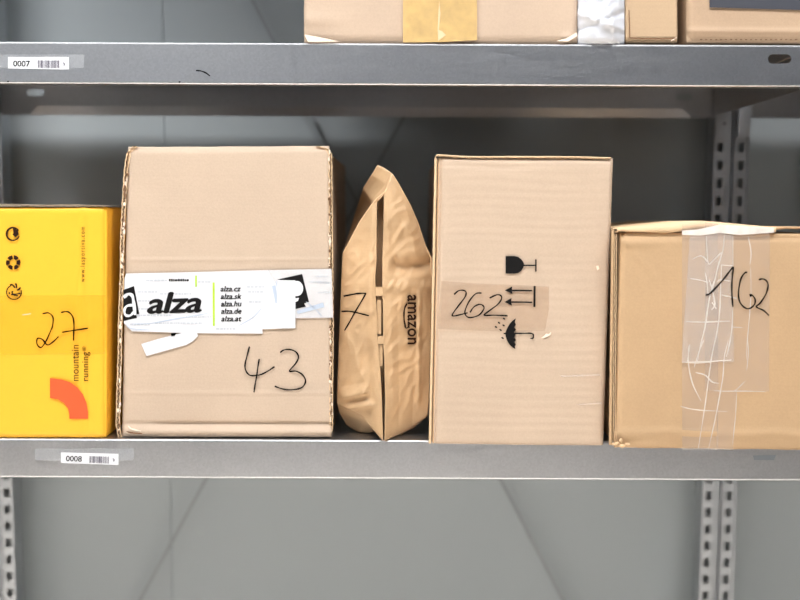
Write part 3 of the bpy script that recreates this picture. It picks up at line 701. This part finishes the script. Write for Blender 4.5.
# ------------------------------------------------------------------ box 262
P262 = Plane((0, rest_y(520, 445, ZL + 0.001), 1.2))
def d262(u, v):
    w = 0.028 + 0.012 * rnd(u * 4, 2.2)
    d = -0.003 * (1 - sstep(0, 0.02, v)) - 0.0015 * ridge(v, w, 0.006) * (1 - sstep(.3, .75, u))
    d -= 0.0015 * (1 - sstep(0, 0.015, u)) + 0.0012 * (1 - sstep(0, 0.01, 1 - u))
    return d + 0.00012 * math.sin(v * 200 + 2 * rnd(u * 2, v * 2)) * (1 + rnd(v * 9, 4.4))
b262, b262_body, b262_front = carton('shipping_box', 'tall brown box with printed black glass and umbrella symbols, marked 262', ((435.5, 156.5), (613, 157.5), (603, 446), (429.5, 443.5)), P262, 0.36, M_262, M_262, None, inset=(5.6, 0.8, 0, 0), disp=d262, nv=120, nu=70, jit=0.25, bin_=(2.5, 1, 3.5), taper=(0, 0.004))
b = MB()
for x0a, x0b, w, f in ((435.8, 430, 2.6, 0.0), (439, 433.3, 1.1, -0.003)):
    n = 60; P = []
    for i in range(n + 1):
        t = i / n; y = 158 + (443.5 - 158) * t; x = x0a + (x0b - x0a) * t + 0.35 * rnd(y * .08, x0a)
        P += [P262.hit(x - w/2, y, f - .001), P262.hit(x, y, f + .0004), P262.hit(x + w/2, y, f - 0.001), P262.hit(x + w/2, y, f - .02), P262.hit(x - w/2, y, f - .02)]
    b.add(P, [(5*i + k, 5*i + 5 + k, 5*i + 6 + k, 5*i + 1 + k) for i in range(n) for k in range(3)] + [(5*i + 4, 5*i + 9, 5*i + 5, 5*i) for i in range(n)], 0)
P = smoothline([(434.6, 160), (436.5, 155.8), (441, 155.4), (470, 157), (520, 157), (570, 157.2), (611, 158.2)], 8)
vs = []
for x, y in P: vs += [P262.hit(x, y - .9, -.001), P262.hit(x, y, .0008), P262.hit(x, y + 1.0, -.001), P262.hit(x, y - .9, -.03)]
b.add(vs, [(4*i + k, 4*i + 4 + k, 4*i + 5 + k, 4*i + 1 + k) for i in range(len(P) - 1) for k in (0, 1)] + [(4*i + 3, 4*i + 7, 4*i + 4, 4*i) for i in range(len(P) - 1)], 0)
b.build('side_flap', M_LINER, b262, smooth=True)
decal('clear_tape', P262, [([(441, 281), (480, 283.5), (549, 286.5), (549, 309), (545, 331), (500, 331.5), (438, 329)], 0, 0)], [sheen('aged_tape', (176, 130, 84), 0.16, 0.3)], b262, off=0.0011, th=0.0001)
s = lambda pts: [(440 + x / 5, 240 + y / 5) for x, y in pts]
gl = s([(328, 80), (372, 80), (390, 84), (406, 95), (417, 111), (420, 124), (417, 138), (406, 154), (390, 165), (372, 168), (328, 168)])
def bprint(name):
    global P
    decal(name, P262, P, [M_PRINT], b262, off=0.0014); P = []
P = [(gl, 0, 0), (s([(419, 123), (476, 124), (476, 130), (419, 131)]), 0, 0.0001), (s([(476, 97), (483, 97), (483, 158), (476, 158)]), 0, 0)]
bprint('glass_symbol')
for y, x0 in ((252, 325), (310, 322)):
    P.append((s([(x0, y), (x0 + 36, y - 20), (x0 + 34, y), (x0 + 38, y + 18)]), 0, 0)); P.append((s([(x0 + 32, y - 4), (461, y - 2), (461, y + 5), (x0 + 32, y + 4)]), 0, 0.0001))
P.append((s([(468, 230), (478, 230), (477, 335), (467, 335)]), 0, 0))
bprint('arrow_symbol')
um = [(380, 392), (362, 404), (344, 426), (332, 450), (327, 468), (331, 490), (343, 516), (360, 535), (377, 545)]
um = smoothline(um, 4) + [(374, 533), (379, 522), (371, 510), (381, 500), (371, 487), (379, 474), (370, 462), (381, 447), (371, 437), (380, 424), (374, 410)]
P.append((s(um), 0, 0)); P.append((s([(318, 464), (330, 464), (330, 471), (318, 471)]), 0, 0.0001))
P.append(stroke(s([(372, 467), (420, 467), (450, 466), (464, 470), (468, 480), (464, 491), (452, 492)]), 1.3, 0, ex=0.0001))
for (x, y) in ((320, 393), (295, 414), (318, 427), (280, 435), (303, 450), (313, 490)): P.append(disc(440 + x/5, 240 + y/5, 1.4, .8, 0, 0, 12, 0.6))
bprint('umbrella_symbol')
decal('marker_number', P262, [
    stroke(s([(70,272),(95,253),(122,253),(131,266),(122,290),(90,332),(62,372),(68,380),(95,375),(138,364)]), 1.3, 0),
    stroke(s([(208,265),(178,269),(145,308),(125,355),(130,378),(152,388),(195,375),(219,345),(215,328),(195,322),(168,336),(150,362)]), 1.3, 0, ex=.0001),
    stroke(s([(248,290),(285,274),(306,280),(306,298),(285,325),(225,370),(228,377),(270,376),(338,379)]), 1.35, 0, ex=.0002)], [M_INK], b262, off=0.0016)
for q in [(s([(505, 490), (520, 480), (530, 468), (545, 470), (556, 458), (552, 474), (538, 482), (525, 488)]), 0, 0), (s([(780, 130), (792, 128), (796, 145), (786, 152)]), 0, 0), ([(560, 375.5), (600, 374), (600, 376), (562, 377)], 1, 0), ([(575, 404), (602, 402.6), (602, 404), (580, 405.2)], 1, 0)]: decal('surface_scuff', P262, [q], [M_TORN_LIT, M_TAPE2], b262, off=0.0011)

# ------------------------------------------------------------------ box 162
P162 = Plane((0, rest_y(710, 449.8, ZL + 0.001), 1.2))
def d162(u, v):
    d = -0.002 * (1 - sstep(0, 0.03, u)) - 0.004 * (1 - sstep(0.0, 0.03, v)) + 0.002 * ridge(v, .04, .02) * ridge(u, .05, .1)
    d -= 0.003 * sstep(0.955, 0.99, v) * (0.5 + rnd(u * 9, 1.0)); d += 0.002 * ridge(v, 0.93 + 0.015 * rnd(u * 6, 4), 0.02)
    d += 0.0012 * rnd(u * 3, v * 3, 2)
    k = (u * 230 - v * 215 + 2)
    return d + 0.0008 * ridge(k, 0, 5) * (1 - sstep(.12, .2, u))
b162, b162_body, b162_front = carton('shipping_box', 'tan box sealed with layers of wrinkled clear tape, marked 162', ((612, 231.5), (830, 233), (827, 450), (606, 447.5)), P162, 0.36, M_162, M_162, None, inset=(8.6, 3.2, 0, 0), disp=d162, nu=110, nv=90, jit=0.5, bin_=(12, 1, 0))
fluted_edge('flap_edge', P162, [(615.8, 234), (615.2, 300), (614.6, 350), (614.2, 400), (614.8, 430), (616.5, 446)], 2.4, 0.010, b162, seed=8, rag=0.5)
b = MB(); n = 50; P = []                      # smooth outer wall beside the raw edge
for i in range(n + 1):
    t = i / n; y = 229 + (445 - 229) * t; x = 612.6 - 2.4 * t + 0.3 * rnd(y * .1, 3)
    P += [P162.hit(x - 1.4, y, -.002), P162.hit(x, y, 0.0), P162.hit(x + 1.6, y, -.0005), P162.hit(x + 1.6, y, -.015), P162.hit(x - 1.4, y, -.015)]
b.add(P, [(5*i + k, 5*i + 5 + k, 5*i + 6 + k, 5*i + 1 + k) for i in range(n) for k in range(3)] + [(5*i + 4, 5*i + 9, 5*i + 5, 5*i) for i in range(n)], 0)
b.build('side_flap', M_162, b162, smooth=True)
# top flaps bulging over the front
def topflap(name, P_up, P_lo, m, fwd=0.001, back=0.36):
    b = MB(); n = 60; vs = []
    for i in range(n + 1):
        a = plineat([(*p, 0) for p in P_up], i / n); c = plineat([(*p, 0) for p in P_lo], i / n)
        p0, p1, p2 = P162.hit(c[0], c[1], fwd - .0015), P162.hit((a[0] + c[0]) / 2, (a[1] + c[1]) / 2, fwd), P162.hit(a[0], a[1], -0.006)
        p3 = Vector((p2.x, p2.y + back, p2.z - 0.004)); vs += [Vector((p0.x, p0.y + .02, p0.z)), p0, p1, p2, p3]
    b.add(vs, [(5*i + k, 5*i + 5 + k, 5*i + 6 + k, 5*i + 1 + k) for i in range(n) for k in range(4)], 0)
    return b.build(name, m, b162, smooth=True)
topflap('top_flap', [(617, 229), (619, 227.5), (625, 227), (640, 226.3), (670, 223.5), (690, 221.8), (698, 220.6), (715, 221.8), (750, 225), (776, 227.3)], [(617, 232.5), (619, 231), (626, 231.6), (645, 232.2), (670, 232.6), (690, 230), (705, 229), (720, 229.5), (750, 230.5), (776, 232)], M_LINER)
topflap('top_flap', [(774, 227.5), (785, 226.3), (800, 226.5), (828, 227)], [(774, 230), (785, 228.8), (800, 229), (828, 229.5)], M_RAW, -0.004)
# tape layers
P = [([(682, 224), (700, 221.5), (718, 223.5), (718, 455), (682, 455)], 0, 0), ([(705, 222.5), (770, 227), (769, 391.5), (718, 391.5), (705, 391)], 0, 0.0003),
     ([(690, 233), (732, 233), (734, 362), (681.5, 362)], 1, 0.0006), ([(718, 391), (737, 391), (733, 452), (716, 452)], 0, 0.0006)]
decal('clear_tape', P162, P, [M_TAPE, M_TAPE2], b162, off=0.0012, th=0.0001)
decal('clear_tape', P162, [([(682, 230.5), (697, 229.5), (720, 224.5), (745, 226), (774, 227.6), (774, 232.6), (740, 235), (720, 233), (700, 235.5), (682, 234.8)], 0, 0)], [sheen('tape_bunch', (248, 240, 230), 0.8, 0.3)], b162, off=0.0024)
c6 = lambda pts: [(580 + x / 3.636, 200 + y / 3.636) for x, y in pts]
c7 = lambda pts: [(580 + x / 3.636, 340 + y / 3.636) for x, y in pts]
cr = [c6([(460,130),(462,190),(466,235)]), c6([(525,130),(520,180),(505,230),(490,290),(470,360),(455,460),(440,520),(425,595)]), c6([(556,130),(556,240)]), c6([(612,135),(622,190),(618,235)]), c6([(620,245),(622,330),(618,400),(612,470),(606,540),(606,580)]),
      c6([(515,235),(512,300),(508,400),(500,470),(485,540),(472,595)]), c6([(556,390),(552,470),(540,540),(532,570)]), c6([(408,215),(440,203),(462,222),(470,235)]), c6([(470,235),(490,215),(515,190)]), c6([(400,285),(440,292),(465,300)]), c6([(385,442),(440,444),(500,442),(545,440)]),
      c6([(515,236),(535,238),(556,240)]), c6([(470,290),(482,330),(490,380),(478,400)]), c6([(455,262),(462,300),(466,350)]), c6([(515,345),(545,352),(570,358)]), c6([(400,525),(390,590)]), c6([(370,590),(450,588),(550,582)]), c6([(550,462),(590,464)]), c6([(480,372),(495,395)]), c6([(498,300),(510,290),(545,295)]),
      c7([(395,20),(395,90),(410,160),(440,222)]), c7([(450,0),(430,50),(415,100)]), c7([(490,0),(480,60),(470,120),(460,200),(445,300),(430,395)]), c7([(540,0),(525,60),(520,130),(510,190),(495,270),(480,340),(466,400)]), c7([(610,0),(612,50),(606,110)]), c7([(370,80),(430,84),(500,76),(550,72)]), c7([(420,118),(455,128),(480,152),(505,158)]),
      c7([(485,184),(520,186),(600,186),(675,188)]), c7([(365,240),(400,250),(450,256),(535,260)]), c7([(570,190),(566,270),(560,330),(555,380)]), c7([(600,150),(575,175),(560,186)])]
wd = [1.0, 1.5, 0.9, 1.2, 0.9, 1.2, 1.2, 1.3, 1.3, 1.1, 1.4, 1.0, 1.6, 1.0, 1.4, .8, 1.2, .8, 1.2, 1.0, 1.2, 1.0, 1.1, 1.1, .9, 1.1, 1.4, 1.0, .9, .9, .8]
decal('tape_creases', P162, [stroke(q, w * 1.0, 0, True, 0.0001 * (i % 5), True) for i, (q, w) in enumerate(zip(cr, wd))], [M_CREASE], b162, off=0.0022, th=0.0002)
decal('marker_number', P162, [
    stroke(c6([(457,345),(470,342),(485,328),(520,290),(545,258),(558,243)]), 1.6, 0), stroke(c6([(558,243),(554,280),(552,315),(553,350),(556,388)]), 1.5, 0, ex=.0001),
    stroke(c6([(608,263),(598,266),(584,290),(576,340),(582,372),(600,392),(618,394),(634,380),(637,362),(628,348),(618,344),(622,352)]), 1.5, 0), stroke(c6([(650,290),(664,287),(678,294),(684,312),(676,342),(655,375),(641,386),(650,394),(668,402),(687,420)]), 1.5, 0)], [M_INK], b162, off=0.003)
b = MB(); r = random.Random(6)                    # torn, crumpled lower left corner
for (x, y, w, h) in ((617, 443.5, 4.5, 3), (622, 446, 6, 3.4), (621, 440.5, 3.4, 4.5), (627, 444, 5, 2.5), (613.5, 444, 3.5, 2.6)):
    pts = [(x + w * .6 * math.cos(t) * r.uniform(.7, 1.2), y + h * .6 * math.sin(t) * r.uniform(.7, 1.2)) for t in [2*math.pi*i/9 for i in range(9)]]
    vs = [P162.hit(px, py, r.uniform(0.0005, .003)) for px, py in pts] + [P162.hit(x, y, 0.006)] ; b.add(vs, [(i, 9, (i+1) % 9) for i in range(9)], 0)
b.build('torn_corner', M_LINER, b162)

# ------------------------------------------------------------------ parcels on the upper shelf
G2 = 'parcels on the upper shelf'
PA = Plane((0, YF + 0.0015, 1.6))
def dA(u, v):
    return 0.0025 * ridge(v, 0.9, 0.03) * (1 - sstep(.0, .2, u)) - 0.003 * sstep(0.965, 1.0, v) + 0.0012 * ridge(u, 0.49, 0.005) - 0.0025 * (1 - sstep(0, .015, u)) - 0.003 * sstep(0.985, 1, u) + 0.004 * ridge(u, 0.965, 0.02) * ridge(v, .975, .02)
bA, _, _ = carton('shipping_box', 'wide brown box closed with yellowish packing tape on upper shelf', ((304, -190), (577, -190), (577.5, 43.6), (304, 43)), PA, 0.34, M_UA, M_UA, None, disp=dA, nu=90, nv=120, jit=0.4)
decal('packing_tape', PA, [([(403, -190), (438.5, -190), (438.5, 42), (403, 42.5)], 0, 0), ([(438, -190), (477, -190), (477, 40), (444, 42), (438, 42)], 0, 0.0008)], [M_TAN], bA, off=0.0026)
for q in [([(439.2, 0), (440.5, 14), (438.8, 30), (442, 31), (446, 35), (438, 41), (437.6, 30), (438.4, 12)], 0, 0), ([(304.5, 34.5), (316, 36.5), (340, 41.5), (308, 41.8)], 1, 0), ([(556, 41), (566, 38.5), (576.5, 32.5), (577, 36), (568, 41.5)], 1, 0)]: decal('creased_corner' if q[1] else 'tape_fold', PA, [q], [M_LINER, M_TORN_LIT], bA, off=0.004)
PB = Plane(at(602, 45.5, YF - 0.004))
def crB(u, v, x, y): return 0.004 * ridge(y, 14 + (x - 580) * .35, 3.5) - 0.004 * ridge(y, 22 + (x - 600) * -.4, 3) + 0.003 * ridge(x, 612 + (y - 20) * .3, 3) - 0.006 * sstep(38, 46, y)
Tm = [(580, -120, 1.235), (624, -120, 1.235)]; Bm = [(578, 45.5, 1.222), (596, 46.2, 1.218), (613, 46, 1.218), (616, 44, 1.222), (624.5, 43.5, 1.226)]
vs, fs = coons(Tm, Bm, [Tm[0], (579, 0, 1.222), (578.6, 40, 1.224), Bm[0]], [Tm[-1], (624.5, 0, 1.224), Bm[-1]], 36, 90, 0.006, 0.004, 4.4, crB)
wm = thing('poly_mailer', 'white plastic mailer squeezed between two boxes on upper shelf', 'mailer', (at(602, 45, YF).x, YF + 0.1, ZU), None, ZU + 0.001)
b = MB(); b.add(vs, fs, 0)
n = 37
k0 = len(b.v); ring = [j * n for j in range(91)] + [90 * n + i for i in range(1, 37)] + [j * n + 36 for j in range(89, -1, -1)] + [i for i in range(35, 0, -1)]
mx = at(602, 20, 1.23).x
bk = [Vector((mx + (b.v[i].x - mx) * .85, b.v[i].y + 0.20, max(b.v[i].z, ZU + .001))) for i in ring]
b.v += bk; m = len(ring)
for i in range(m): b.f.append((ring[i], k0 + i, k0 + (i+1) % m, ring[(i+1) % m])); b.m.append(0)
b.f.append(tuple(range(k0, k0 + m))); b.m.append(0)
b.build('mailer_pouch', M_POLY, wm, smooth=True)
PD = Plane(at(650, 43.5, YF + 0.001))
def dB(u, v): return -0.008 * sstep(0.975, 1.0, v)
bB, _, _ = carton('shipping_box', 'narrow brown box beside the white mailer on upper shelf', ((626, -150), (676.5, -150), (677.5, 42.5), (625.5, 42.5)), PD, 0.30, M_UB, M_UB, None, disp=dB, nu=40, nv=120, jit=0.3)
decal('bottom_crease', PD, [stroke([(630, 37.8), (645, 38.6), (660, 38.6), (676, 38.2)], 1.0, 0, False), stroke([(629, 10), (629.6, 25), (629.8, 38)], 0.8, 0, False), stroke([(671, 41), (676.5, 37.5)], 1, 1, False)], [M_DARKFL, M_TORN_LIT], bB, off=0.0012)
PE = Plane(at(740, 42.5, YF + 0.001))
def dC(u, v): return -0.004 * sstep(0.965, 1.0, v) + 0.0025 * ridge(v, 0.945, 0.012) - 0.004 * (1 - sstep(0, .03, u))
bC, _, _ = carton('shipping_box', 'brown box with a dark grey label on upper shelf', ((687, -170), (850, -170), (850, 43.5), (687, 42.5)), PE, 0.34, M_UC, M_UC, None, disp=dC, nu=60, nv=120, jit=0.3)
decal('dark_label', PE, [([(709, -60), (850, -60), (850, 12), (800, 10), (709.5, 7.4)], 0, 0)], [M_SLATE], bC, off=0.0018, th=0.0003)
decal('perforation', PE, [rect(x, 39.2, x + 2.2, 40.1, 0) for x in range(700, 800, 5)], [M_DARKFL], bC, off=0.0012)

# ------------------------------------------------------------------ unseen cartons added to block light in the neighbouring bays
for nm, x0, x1 in (('unseen brown carton added to block light in the bay beyond the yellow box', -170, -420), ('unseen brown carton added to block light in the bay beyond the tan taped box', 930, 1250)):
    a, c = sorted((x0, x1))
    carton('shipping_box', nm, ((a, 150), (c, 150), (c, 437), (a, 437)), Plane((0, YF + 0.002, 1.2)), 0.36, M_UC, M_UC, None, nu=8, nv=8)
